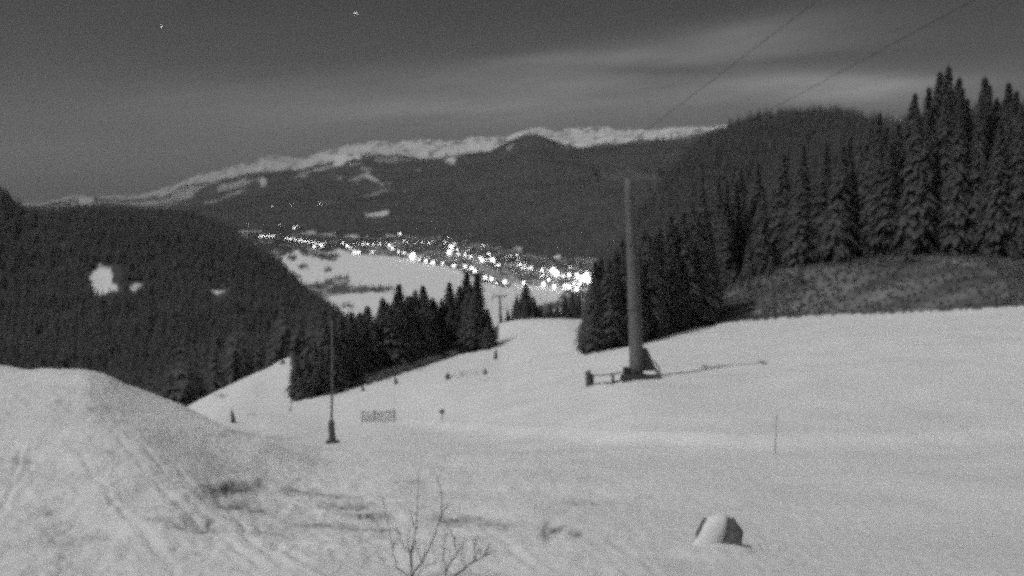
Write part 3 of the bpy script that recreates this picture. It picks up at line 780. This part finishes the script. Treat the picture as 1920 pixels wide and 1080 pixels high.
# ------------------------------------------------------------------ nets and markers
def net_fence(u0, v0, u1, v1, h, label, cell=0.1):
    a = hit(u0, v0); c = hit(u1, v1); d = c - a; L = d.length
    r = empty('net_fence', a); tag(r, label, 'fence', 'net fences on the piste')
    for f in (0, 0.4, 1.0):
        p = d * f; b = MB(); b.tube([p + Vector((0,0,-0.3)), p + Vector((-0.05,0,h * 1.18))], 0.03, 6); b.build('post', M_wood, r)
    b = MB(); n = max(2, int(L / cell)); mrow = max(2, int(h / cell))
    for i in range(n + 1):
        p = d * (i / n); b.tube([p + Vector((0,0,0.04)), p + Vector((0,0,h))], 0.007, 4, False)
    for j in range(mrow + 1):
        z = 0.04 + (h - 0.04) * j / mrow
        b.tube([Vector((0,0,z)), d + Vector((0,0,z))], 0.007, 4, False)
    b.build('net', M_net, r)
    return r
a0 = hit(680, 791)
net_fence(680, 791, 741, 790, 20 * a0.y / F, 'grey safety net panel between three posts near the snow lance')
a0 = hit(840, 711)
net_fence(840, 711, 910, 701, 9 * a0.y / F, 'faint low safety net between two posts higher on the piste', 0.16)

def marker(u, v, hpx, wpx, label, lean=0.0):
    g = hit(u, v); s = g.y / F
    r = empty('piste_marker', g); tag(r, label, 'marker post', 'marker posts on the piste')
    b = MB(); h = hpx * s; w = wpx * s / 2
    b.tube([(0,0,-0.3),(lean*0.05*h,0,0.1*h),(lean*0.5*h,0,0.55*h),(lean*h,0,h)], [w*0.9, w, w*0.85, w*0.4], 10); b.build('pad', M_pad, r, True)
    b = MB(); b.tube([(lean*h,0,h*0.95),(lean*1.15*h,0,h*1.25)], 0.03, 6); b.build('stake', M_wood, r)
    return r
marker(438, 793, 23, 9, 'stout dark marker post standing beside the lower snow mound at the left', -0.12)
marker(743, 720, 13, 7, 'small very dark marker post in front of the slope edge stand', -0.15)
marker(681, 733, 11, 6, 'small faint marker post left of the very dark one below the stand', -0.2)
marker(840, 711, 11, 10, 'squat marker at the left end of the faint low net', -0.1)
marker(910, 702, 10, 7, 'small marker at the right end of the faint low net')
marker(929, 674, 18, 7, 'marker post with a clear shadow below the right corner of the stand', 0.05)
marker(530, 683, 8, 9, 'stubby marker at the upper end of the piste strip by the left forest', 0.2)
# disc sign on a thin stake
g = hit(829, 792); s = g.y / F
r = empty('disc_sign', g); tag(r, 'small round dark sign on a thin stake right of the net panel', 'sign')
b = MB(); b.tube([(0,0,-0.3),(0,0,24*s)], 0.022, 6); b.build('stake', M_wood, r)
b = MB(); b.tube([(0,-0.03,21*s),(0,0.03,21*s)], 5*s, 14); b.build('disc', M_pad, r)
# ring of a half buried hoop
g = hit(472, 783); s = g.y / F
b = MB(); b.tube([(math.cos(t)*7*s, 0, 4*s + math.sin(t)*5*s) for t in np.linspace(-0.3, 3.44, 14)], 0.03, 6)
o = b.build('piste_hoop', M_net, None, True); o.location = g; tag(o, 'faint grey hoop in the snow right of the stout marker post', 'hoop')
# thin bamboo pole in the right slope
g = hit(1453, 853); s = g.y / F
b = MB(); b.tube([(0,0,-0.3),(0.01,0,80*s)], 0.010, 6); o = b.build('bamboo_pole', M_net); o.location = g; tag(o, 'very thin pale pole standing alone in the right part of the slope', 'pole')

# ------------------------------------------------------------------ boulder with snow
g = hit(1348, 1016); s = g.y / F
r = empty('boulder', g); tag(r, 'angular boulder half covered by a band of snow in the right foreground', 'boulder')
stone_pts = [(-44,-4,-8),(-10,-24,-8),(36,-20,-8),(46,4,-8),(20,34,-8),(-36,30,-8),
             (-46,0,16),(-34,-8,22),(-6,-23,2),(38,-18,20),(47,2,22),
             (-33,1,45),(-2,-6,47),(24,-7,49),(28,2,48),(22,26,40),(-24,26,38)]
bm = bmesh.new()
for p in stone_pts: bm.verts.new(Vector(p) * s)
bmesh.ops.convex_hull(bm, input=bm.verts[:])
bmesh.ops.subdivide_edges(bm, edges=bm.edges[:], cuts=2, use_grid_fill=True)
bmesh.ops.triangulate(bm, faces=bm.faces[:])
rr = random.Random(3)
for q in bm.verts: q.co += Vector((rr.uniform(-1,1), rr.uniform(-1,1), rr.uniform(-1,1))) * 1.0 * s
bmesh.ops.recalc_face_normals(bm, faces=bm.faces[:])
mm = bpy.data.meshes.new('stone'); bm.to_mesh(mm); bm.free(); mm.materials.append(M_rock)
o = bpy.data.objects.new('stone', mm); COL.objects.link(o); o.parent = r
# snow band: a thick drift leaning on the camera side of the stone, from its top edge down to the left foot
path = [(-4,4,51),(-8,-9,45),(-14,-18,33),(-22,-25,20),(-32,-31,7),(-40,-36,-6)]
wid = [22, 25, 27, 29, 31, 36]
b = MB(); n = len(path)
for i, (p, w) in enumerate(zip(path, wid)):
    p = Vector(p) * s; side = Vector((1, 0.1, 0.12)).normalized() * w * s
    nrm = Vector((-0.2, -0.75, 0.6)).normalized()
    for k in range(9):
        q = -1 + k / 4
        b.v.append(p + side * q + nrm * ((1 - q * q) * 6 * s - 7 * s * max(0, abs(q) - 0.75) * 4) + Vector((rr.uniform(-1,1), 0, rr.uniform(-1,1))) * 0.8 * s)
for i in range(n - 1):
    for k in range(8): b.f.append((i*9+k, i*9+k+1, (i+1)*9+k+1, (i+1)*9+k))
b.build('snow_cap', M_snowcap, r, True)

# ------------------------------------------------------------------ bare bush in the foreground
def bcrop(x, y): return 660 + x / 4.91, 860 + y / 4.91
bb = hit(800, 1079); yb = bb.y - 0.15
br = empty('bare_bush', bb); tag(br, 'leafless bush with long thin twigs in the centre foreground snow', 'bush')
stems = [
 ([(548,1200),(548,1080),(545,900),(562,760),(590,650),(602,540),(608,330),(610,100)], 0.011, 0.0),
 ([(548,1190),(500,1060),(420,1010),(400,960),(375,840),(345,690),(315,520),(280,350)], 0.008, 0.1),
 ([(552,1100),(600,1000),(650,960),(700,850),(770,700),(825,540),(815,310),(780,130)], 0.011, -0.08),
 ([(545,1000),(530,850),(510,740),(520,640)], 0.006, 0.05),
 ([(545,900),(480,800),(440,700),(410,640)], 0.006, 0.1),
 ([(850,1200),(862,1070),(890,980),(960,880),(940,760),(920,680)], 0.010, 0.05),
 ([(900,1200),(950,1080),(1050,1000),(1130,940),(1210,910),(1270,770)], 0.014, -0.05),
 ([(1130,940),(1125,860),(1150,760),(1160,690)], 0.006, 0.0),
 ([(870,1050),(840,900),(850,760),(870,690)], 0.006, 0.08),
 ([(960,880),(1010,800),(1040,700)], 0.005, 0.0),
 ([(650,960),(610,860),(590,780)], 0.005, 0.0),
 ([(590,1100),(660,1000),(760,960),(790,880)], 0.006, 0.03),
 ([(820,560),(840,470),(900,420)], 0.004, 0.0),
 ([(590,650),(550,560),(540,470)], 0.004, 0.0),
 ([(1050,1000),(1010,900),(1020,800)], 0.005, 0.05),
 ([(1190,915),(1190,820),(1180,740)], 0.004, 0.02),
]
rb = random.Random(9)
for pts, rad, off in stems:
    pp = []
    for i, (x, y) in enumerate(pts):
        u, v_ = bcrop(x, y); q = P(u, v_, yb + off * (0.3 + i / len(pts)) + rb.uniform(-.03, .03)); pp.append(q - bb)
    fine = []
    for i in range(len(pp) - 1):
        for k in range(3):
            f = k / 3; q = pp[i].lerp(pp[i+1], f); fine.append(q + Vector((rb.uniform(-1,1), rb.uniform(-1,1), rb.uniform(-1,1))) * 0.006)
    fine.append(pp[-1]); n = len(fine)
    b = MB(); b.tube(fine, [rad * (1 - 0.78 * i / (n - 1)) for i in range(n)], 6)
    for k in range(5):                                            # short side twigs
        i = rb.randrange(n // 4, n - 1); q = fine[i]; d = (fine[i+1] - fine[i]).normalized()
        e = (d + Vector((rb.uniform(-1,1), rb.uniform(-.6,.6), rb.uniform(-.2,.7))) * 0.8).normalized() * rb.uniform(0.06, 0.2)
        b.tube([q, q + e * 0.5 + Vector((0,0,0.01)), q + e], [rad * 0.35, rad * 0.28, rad * 0.12], 5)
    b.build('stem', M_twig, br, True)

# ------------------------------------------------------------------ village
def lamp_proto(hh, rad, matl):
    pm = MB(); pm.tube([(0,0,-1.0),(0,0,hh)], [0.14, 0.09], 6); pm.tube([(0,0,hh),(0.0,-0.8,hh+0.15)], 0.07, 5)
    bm = bmesh.new(); bmesh.ops.create_icosphere(bm, subdivisions=1, radius=rad); bmesh.ops.translate(bm, verts=bm.verts, vec=(0,-0.8,hh))
    gm = bpy.data.meshes.new('lamp_head'); bm.to_mesh(gm); bm.free(); gm.materials.append(matl)
    return mesh_only('lamp_post', pm, M_dark_steel), gm
LP = {'s': lamp_proto(5.5, 2.0, M_lamp_soft), 'm': lamp_proto(6.5, 3.2, M_lamp), 'b': lamp_proto(7.5, 4.5, M_lamp), 'x': lamp_proto(10, 7.5, M_flood)}
PX_OFF = {'s': 5.5, 'm': 6.5, 'b': 7.5, 'x': 10}
lamp_n = 0
def lamp(u, v, size, label, group, smin=14.9):
    global lamp_n
    lamp_n += 1
    g = hit(u, v + 3, smin)
    for _ in range(3):
        g = hit(u, v + PX_OFF[size] * F / g.y, smin)
    r = empty('street_lamp', g); tag(r, label, 'street lamp', group)
    for nm, mm in (('post', LP[size][0]), ('lamp_head', LP[size][1])):
        o = bpy.data.objects.new(nm, mm); COL.objects.link(o); o.parent = r
def c2(x, y): return 420 + x / 4.155, 360 + y / 4.155
def c5(x, y): return 800 + x / 5.647, 420 + y / 5.647
chain_a = [(281,343),(300,345),(318,343),(336,345),(352,343),(370,345),(388,343)]
for x, y in chain_a: lamp(*c2(x, y), 'm', 'street lamp in the short tight row at the far left of the village', 'lamps of the short tight row')
chain_b = [(480,360),(497,362),(515,365),(535,368),(560,372),(590,377),(615,380),(635,384),(655,390),(685,393),(715,400),(740,405),(765,411)]
for x, y in chain_b: lamp(*c2(x, y), 'm', 'street lamp in the slanting row at the left of the village', 'lamps of the slanting row')
lower = [(1520,525,'m'),(1572,537,'b'),(1628,547,'b')]
gl = 'lamps along the lower edge of the village'; ll = 'street lamp along the road on the lower edge of the village'
for x, y, k in lower: lamp(*c2(x, y), k, ll, gl)
for x, y, k in [(68,405,'b'),(170,415,'m'),(288,437,'b'),(408,450,'b'),(478,466,'b'),(510,498,'b'),(620,567,'b'),(685,583,'b'),(735,625,'s'),(827,612,'b'),(1030,625,'b'),(1237,635,'b'),(1350,660,'b'),(1470,650,'b'),(1505,660,'b'),(1585,690,'b')]:
    lamp(*c5(x, y), k, ll, gl)
gm = 'lamps scattered through the middle of the village'; lm = 'street lamp among the chalets in the middle of the village'
for x, y, k in [(703,425,'b'),(760,420,'b'),(788,392,'s'),(925,395,'b'),(960,418,'b'),(985,435,'m'),(1010,405,'s'),(1050,405,'s'),(1085,405,'m'),(1120,405,'m'),(1160,405,'m'),(1215,405,'m'),(1265,400,'s'),(1015,467,'b'),(1048,470,'b'),(1158,467,'m'),
                (1285,415,'b'),(1312,437,'b'),(1325,395,'s'),(1360,467,'m'),(1402,475,'m'),(1400,380,'m'),(1430,390,'m'),(1478,395,'s'),(1507,393,'s'),(1543,393,'m'),(1595,398,'m'),(1618,385,'s'),(1475,480,'b'),(1462,515,'b')]:
    lamp(*c2(x, y), k, lm, gm)
for x, y, k in [(195,195,'m'),(228,145,'s'),(297,212,'m'),(325,275,'m'),(340,318,'m'),(408,332,'m'),(467,343,'m'),(455,275,'s'),(598,228,'m'),(570,360,'b'),(590,385,'b'),(615,335,'m'),(660,320,'b'),(757,443,'b'),(835,365,'m'),(887,335,'s'),(955,327,'m'),(975,390,'m'),(985,428,'m'),
                (905,437,'s'),(890,465,'s'),(1015,470,'s'),(1045,470,'s'),(1037,435,'s'),(1105,462,'m'),(1080,470,'s'),(1218,490,'m'),(1228,465,'s'),(1280,490,'s'),(1240,535,'s'),(1212,555,'s'),(1290,587,'m'),(312,380,'s'),(408,300,'s'),(640,380,'s')]:
    lamp(*c5(x, y), k, lm, gm)
gr = 'bright lamps crowding the right end of the village'; lr = 'bright lamp crowded with others at the right end of the village'
for x, y, k in [(1385,530,'b'),(1445,550,'m'),(1510,540,'b'),(1590,540,'b'),(1555,632,'m'),(1618,638,'m'),(1640,585,'b'),(1660,560,'b'),(1690,535,'b'),(1700,595,'b'),(1720,580,'b'),(1750,585,'b'),(1700,515,'m'),(1600,560,'m'),(1670,600,'b'),(1730,600,'m')]:
    lamp(*c5(x, y), k, lr, gr)
for u, v, k, lab in [(750,438,'b','bright lone lamp on the upper edge of the village left of its middle'),(466,421,'s','lone dim lamp on the hillside at the upper left of the village'),(526,421,'s','small lamp left of the bright pair above the slanting row'),
                     (552,427,'b','bright lamp of the pair above the slanting row'),(557,423,'m','smaller lamp right behind the bright one above the slanting row'),(703,612,'s','single lamp shining through the stand left of the piste'),
                     (1112,547,'b','separate bright lamp below the right end of the village beside the tower stand'),(1037,487,'m','lone lamp above the right half of the village under the forest'),(511,387,'s','left one of two tiny lamps on the far slope'),
                     (547,385,'s','right one of two tiny lamps on the far slope'),(599,382,'s','tiny lamp by the faint clearing on the far slope'),(658,307,'s','single lamp high on the far slope by a snow patch'),(345,379,'s','tiny lamp far left on the far slope below the ridge'),
                     (1059,265,'s','tiny lamp on the high snow line right of the wooded knoll'),(1069,501,'s','faint lamp above the bright right end of the village')]:
    lamp(u, v, k, lab, None)
for u, v, k, lab in [(1045,593,'b','left bright lamp of the pair just over the crest of the piste'),(1055,588,'m','right lamp of the pair just over the crest of the piste'),(1046,586,'m','upper lamp of the cluster just over the crest of the piste')]:
    g = P(u, v, 300.0); r = empty('street_lamp', Vector((g.x, g.y, height(g.x, g.y)))); tag(r, lab, 'street lamp')
    hh = g.z - r.location.z
    b = MB(); b.tube([(0,0,-0.5),(0,0,hh)], [0.15,0.08], 6); b.build('post', M_dark_steel, r)
    bm = bmesh.new(); bmesh.ops.create_icosphere(bm, subdivisions=1, radius=0.5 if k == 'b' else 0.35); bmesh.ops.translate(bm, verts=bm.verts, vec=(0,-0.2,hh))
    mm = bpy.data.meshes.new('lamp_head'); bm.to_mesh(mm); bm.free(); mm.materials.append(M_lamp); o = bpy.data.objects.new('lamp_head', mm); COL.objects.link(o); o.parent = r
for x, y, lab in [(240,300,'floodlight on the lower left of the bright double glow in mid village'),(262,245,'floodlight on the upper right of the bright double glow in mid village'),(695,385,'strong floodlight in the middle of the right half of the village'),(1340,490,'left floodlight of the strong pair near the right end of the village'),
                  (1370,520,'right floodlight of the strong pair near the right end of the village'),(1700,570,'strongest floodlight in the glare at the right end of the village'),(1665,585,'floodlight just left of the strongest one in the glare')]:
    lamp(*c5(x, y), 'x', lab, None)
lamp(774, 480, 'x', 'strong floodlight where the lower village road starts', None)

# chalets
def chalet_proto(w, d, h, seed):
    rr = random.Random(seed)
    wl = MB(); rf = 0.32 * w
    wl.add([(-w/2,-d/2,-2),(w/2,-d/2,-2),(w/2,d/2,-2),(-w/2,d/2,-2),(-w/2,-d/2,h),(w/2,-d/2,h),(w/2,d/2,h),(-w/2,d/2,h),(0,-d/2,h+rf),(0,d/2,h+rf)],
           [(0,1,5,8,4),(1,2,6,5),(2,3,7,9,6),(3,0,4,7)])
    ro = MB(); e = 0.9; t = 0.5
    for sx in (-1, 1):
        a = Vector((0, 0, h + rf + 0.1)); c = Vector((sx * (w/2 + e), 0, h - rf * e / (w/2) + 0.1))
        y0, y1 = Vector((0, -d/2 - e, 0)), Vector((0, d/2 + e, 0)); up = Vector((0, 0, t))
        vs = [a + y0, c + y0, c + y1, a + y1]; vs += [q + up for q in vs]
        ro.add(vs, [(0,1,2,3),(4,5,6,7),(0,1,5,4),(1,2,6,5),(2,3,7,6)])
    ch = MB(); ch.box((w * 0.2, d * 0.15, h + rf * 0.9), (0.9, 0.9, 2.2))
    wins = []
    for fl in range(int(h // 2.8)):
        for k in range(3):
            for sd in (-1, 1):
                if rr.random() < 0.3:
                    wins.append(((-w/2 + w * (k + 1) / 4, sd * (d/2 + 0.03), 1.6 + 2.8 * fl), (1.2, 0.06, 1.2)))
    wins.append(((-w * 0.2, -d/2 - 0.03, 1.6), (1.3, 0.06, 1.3)))
    wm = []
    for c, sz in wins:
        q = MB(); q.box(c, sz); wm.append(mesh_only('window', q, M_window))
    return mesh_only('wall', wl, M_wall), mesh_only('roof', ro, M_roof), mesh_only('chimney', ch, M_concrete), wm
CH = [chalet_proto(11, 13, 6, 1), chalet_proto(13, 12, 6, 2), chalet_proto(9, 11, 5.7, 3), chalet_proto(15, 18, 9, 4)]
vp = [(650,450),(760,443),(860,450),(930,466),(1005,486),(1112,497),(1116,540),(1040,532),(950,520),(860,494),(780,474),(700,466),(650,460)]
def inpoly(u, v, pts):
    c = False; n = len(pts)
    for i in range(n):
        x1, y1 = pts[i]; x2, y2 = pts[(i+1) % n]
        if (y1 > v) != (y2 > v) and u < (x2 - x1) * (v - y1) / (y2 - y1) + x1: c = not c
    return c
placed = []; rv = random.Random(21)
while len(placed) < 85:
    u, v = rv.uniform(640, 1118), rv.uniform(440, 542)
    if not inpoly(u, v, vp): continue
    g = hit(u, v, 14.9)
    if any((g.xy - q.xy).length < 21 for q in placed): continue
    placed.append(g)
    w_, r_, c_, wins = CH[rv.randrange(4)]
    o = empty('chalet', g, rv.uniform(-0.6, 0.6)); tag(o, 'small snow roofed chalet among the lights of the valley village', 'chalet', 'chalets of the valley village')
    for nm, mm in (('wall', w_), ('roof', r_)):
        q = bpy.data.objects.new(nm, mm); COL.objects.link(q); q.parent = o
        if nm == 'roof':
            k = bpy.data.objects.new('chimney', c_); COL.objects.link(k); k.parent = q
    for mm in wins:
        q = bpy.data.objects.new('window', mm); COL.objects.link(q); q.parent = o
print('trees', tree_count, 'lamps', lamp_n)

# ------------------------------------------------------------------ stars
for (u, v, rad, lab) in [(667, 25, 40, 'bright star high in the sky left of centre'), (303, 50, 40, 'fainter star in the upper left sky')]:
    p = P(u, v, 60000.0)
    bm = bmesh.new(); bmesh.ops.create_icosphere(bm, subdivisions=2, radius=rad)
    mm = bpy.data.meshes.new('star'); bm.to_mesh(mm); bm.free(); mm.materials.append(M_star)
    o = bpy.data.objects.new('star', mm); COL.objects.link(o); o.location = p; tag(o, lab, 'star')
    if u == 303: o.scale = (0.8, 0.8, 0.8)

# ------------------------------------------------------------------ haze
hz = MB(); zlo, zhi = float(GZ.min()) - 2, max(float(GZ.max()), 20) + 30
hz.box((0, 10500, (zlo + zhi) / 2), (62000, 22000, zhi - zlo))
o = hz.build('haze', None); o.data.materials.clear()
m = bpy.data.materials.new('night haze'); m.use_nodes = True; nt = m.node_tree; nt.nodes.clear()
ou = nt.nodes.new('ShaderNodeOutputMaterial'); pv = nt.nodes.new('ShaderNodeVolumePrincipled')
pv.inputs['Color'].default_value = (0.85, 0.85, 0.85, 1); pv.inputs['Density'].default_value = 3.4e-5; pv.inputs['Anisotropy'].default_value = 0.2
nt.links.new(pv.outputs[0], ou.inputs['Volume']); o.data.materials.append(m)
tag(o, 'thin pale night haze hanging over the whole valley', 'haze', kind='stuff')

# ------------------------------------------------------------------ moon and sky
EL = R(56); hd = Vector((0.9, 0.44))
hd.normalize()
sd = bpy.data.lights.new('moon', 'SUN'); sd.energy = 1.5; sd.angle = R(0.6); sd.color = (1, 1, 1)
so = bpy.data.objects.new('moon', sd); COL.objects.link(so)
so.rotation_euler = Vector((hd.x * math.cos(EL), hd.y * math.cos(EL), -math.sin(EL))).to_track_quat('-Z', 'Y').to_euler()

w = bpy.data.worlds.new('World'); scene.world = w; w.use_nodes = True
nt = w.node_tree; L = nt.links
bg = nt.nodes['Background']; bg.inputs['Strength'].default_value = 0.0118
sky = nt.nodes.new('ShaderNodeTexSky'); sky.sky_type = 'NISHITA'; sky.sun_disc = False
sky.sun_elevation = EL; sky.sun_rotation = math.atan2(-hd.x, -hd.y)
bw = nt.nodes.new('ShaderNodeRGBToBW'); L.new(sky.outputs['Color'], bw.inputs['Color'])
tc = nt.nodes.new('ShaderNodeTexCoord'); sx = nt.nodes.new('ShaderNodeSeparateXYZ'); L.new(tc.outputs['Generated'], sx.inputs[0])
def mth(op, a, b=None, c=None):
    n = nt.nodes.new('ShaderNodeMath'); n.operation = op
    for i, q in enumerate((a, b, c)):
        if q is None: continue
        if isinstance(q, (int, float)): n.inputs[i].default_value = q
        else: L.new(q, n.inputs[i])
    return n.outputs[0]
az = mth('ARCTAN2', sx.outputs['X'], sx.outputs['Y']); el = mth('ARCSINE', sx.outputs['Z'])
# cirrus: streaky noise along the sky, thicker in two long bands
cv = nt.nodes.new('ShaderNodeCombineXYZ')
L.new(mth('MULTIPLY', az, 5.0), cv.inputs[0]); L.new(mth('MULTIPLY', mth('MULTIPLY_ADD', az, -0.10, el), 34.0), cv.inputs[1])
nz = nt.nodes.new('ShaderNodeTexNoise'); nz.inputs['Scale'].default_value = 1.0; nz.inputs['Detail'].default_value = 5; nz.inputs['Roughness'].default_value = 0.55
L.new(cv.outputs[0], nz.inputs['Vector'])
def bump(u, v, ru, rv_, tilt=0.0):
    a, t = pix(u, v); a0 = math.atan(a); e0 = math.atan(t * math.cos(a0))
    da = mth('SUBTRACT', az, a0); de = mth('MULTIPLY_ADD', da, -tilt, mth('SUBTRACT', el, e0))
    q = mth('ADD', mth('POWER', mth('ABSOLUTE', mth('DIVIDE', da, ru / F)), 2.0), mth('POWER', mth('ABSOLUTE', mth('DIVIDE', de, rv_ / F)), 2.0))
    return mth('POWER', 2.718, mth('MULTIPLY', q, -1.0))
tot = None
for (u, v, ru, rv_, tilt, amp) in [(1250,105,330,38,0.10,0.55),(1560,165,190,26,-0.04,0.85),(1150,195,520,42,0.02,0.42),(760,180,460,46,0.05,0.32),(1420,60,130,30,0.2,0.25),(500,290,520,70,0.1,0.12),(1230,133,150,9,-0.05,-0.30),(1080,108,170,13,0.06,0.28),(1310,76,170,13,0.16,0.25),(1610,150,150,10,-0.03,0.25),(1470,186,170,9,0.02,0.22),(880,206,300,13,0.03,0.2),(1400,120,200,9,0.05,-0.15)]:
    q = mth('MULTIPLY', bump(u, v, ru, rv_, tilt), amp); tot = q if tot is None else mth('ADD', tot, q)
mod = mth('MULTIPLY_ADD', nz.outputs['Fac'], 2.4, -0.2)
cl = mth('MULTIPLY', tot, mod)
base_cl = mth('MULTIPLY_ADD', nz.outputs['Fac'], 0.35, 0.83)
glow = mth('MULTIPLY', mth('POWER', 2.718, mth('MULTIPLY', mth('ABSOLUTE', el), -1.0 / R(5.5))), 1.35)
fac = mth('ADD', mth('ADD', base_cl, glow), mth('MULTIPLY', cl, 2.3))
up = nt.nodes.new('ShaderNodeMapRange'); up.interpolation_type = 'SMOOTHSTEP'   # unseen sky overhead, brightened to add fill light
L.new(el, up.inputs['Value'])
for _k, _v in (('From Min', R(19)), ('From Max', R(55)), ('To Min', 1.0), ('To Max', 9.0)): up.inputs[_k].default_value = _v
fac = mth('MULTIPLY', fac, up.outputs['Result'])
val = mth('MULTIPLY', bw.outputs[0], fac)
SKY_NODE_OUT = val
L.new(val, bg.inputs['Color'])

# ------------------------------------------------------------------ render settings
scene.view_settings.view_transform = 'Standard'; scene.view_settings.look = 'None'
scene.view_settings.exposure = 0.0; scene.view_settings.gamma = 1.0
scene.render.engine = 'CYCLES'
cy = scene.cycles
cy.use_denoising = False                     # a grainy night exposure: leave the sampling grain in
cy.use_adaptive_sampling = True; cy.adaptive_threshold = 0.8; cy.adaptive_min_samples = 4
cy.max_bounces = 4; cy.diffuse_bounces = 2; cy.glossy_bounces = 1; cy.transmission_bounces = 1; cy.volume_bounces = 0; cy.transparent_max_bounces = 4
cy.pixel_filter_type = 'BLACKMAN_HARRIS'; cy.filter_width = 4.2
cy.sample_clamp_direct = 3.0; cy.sample_clamp_indirect = 0.6
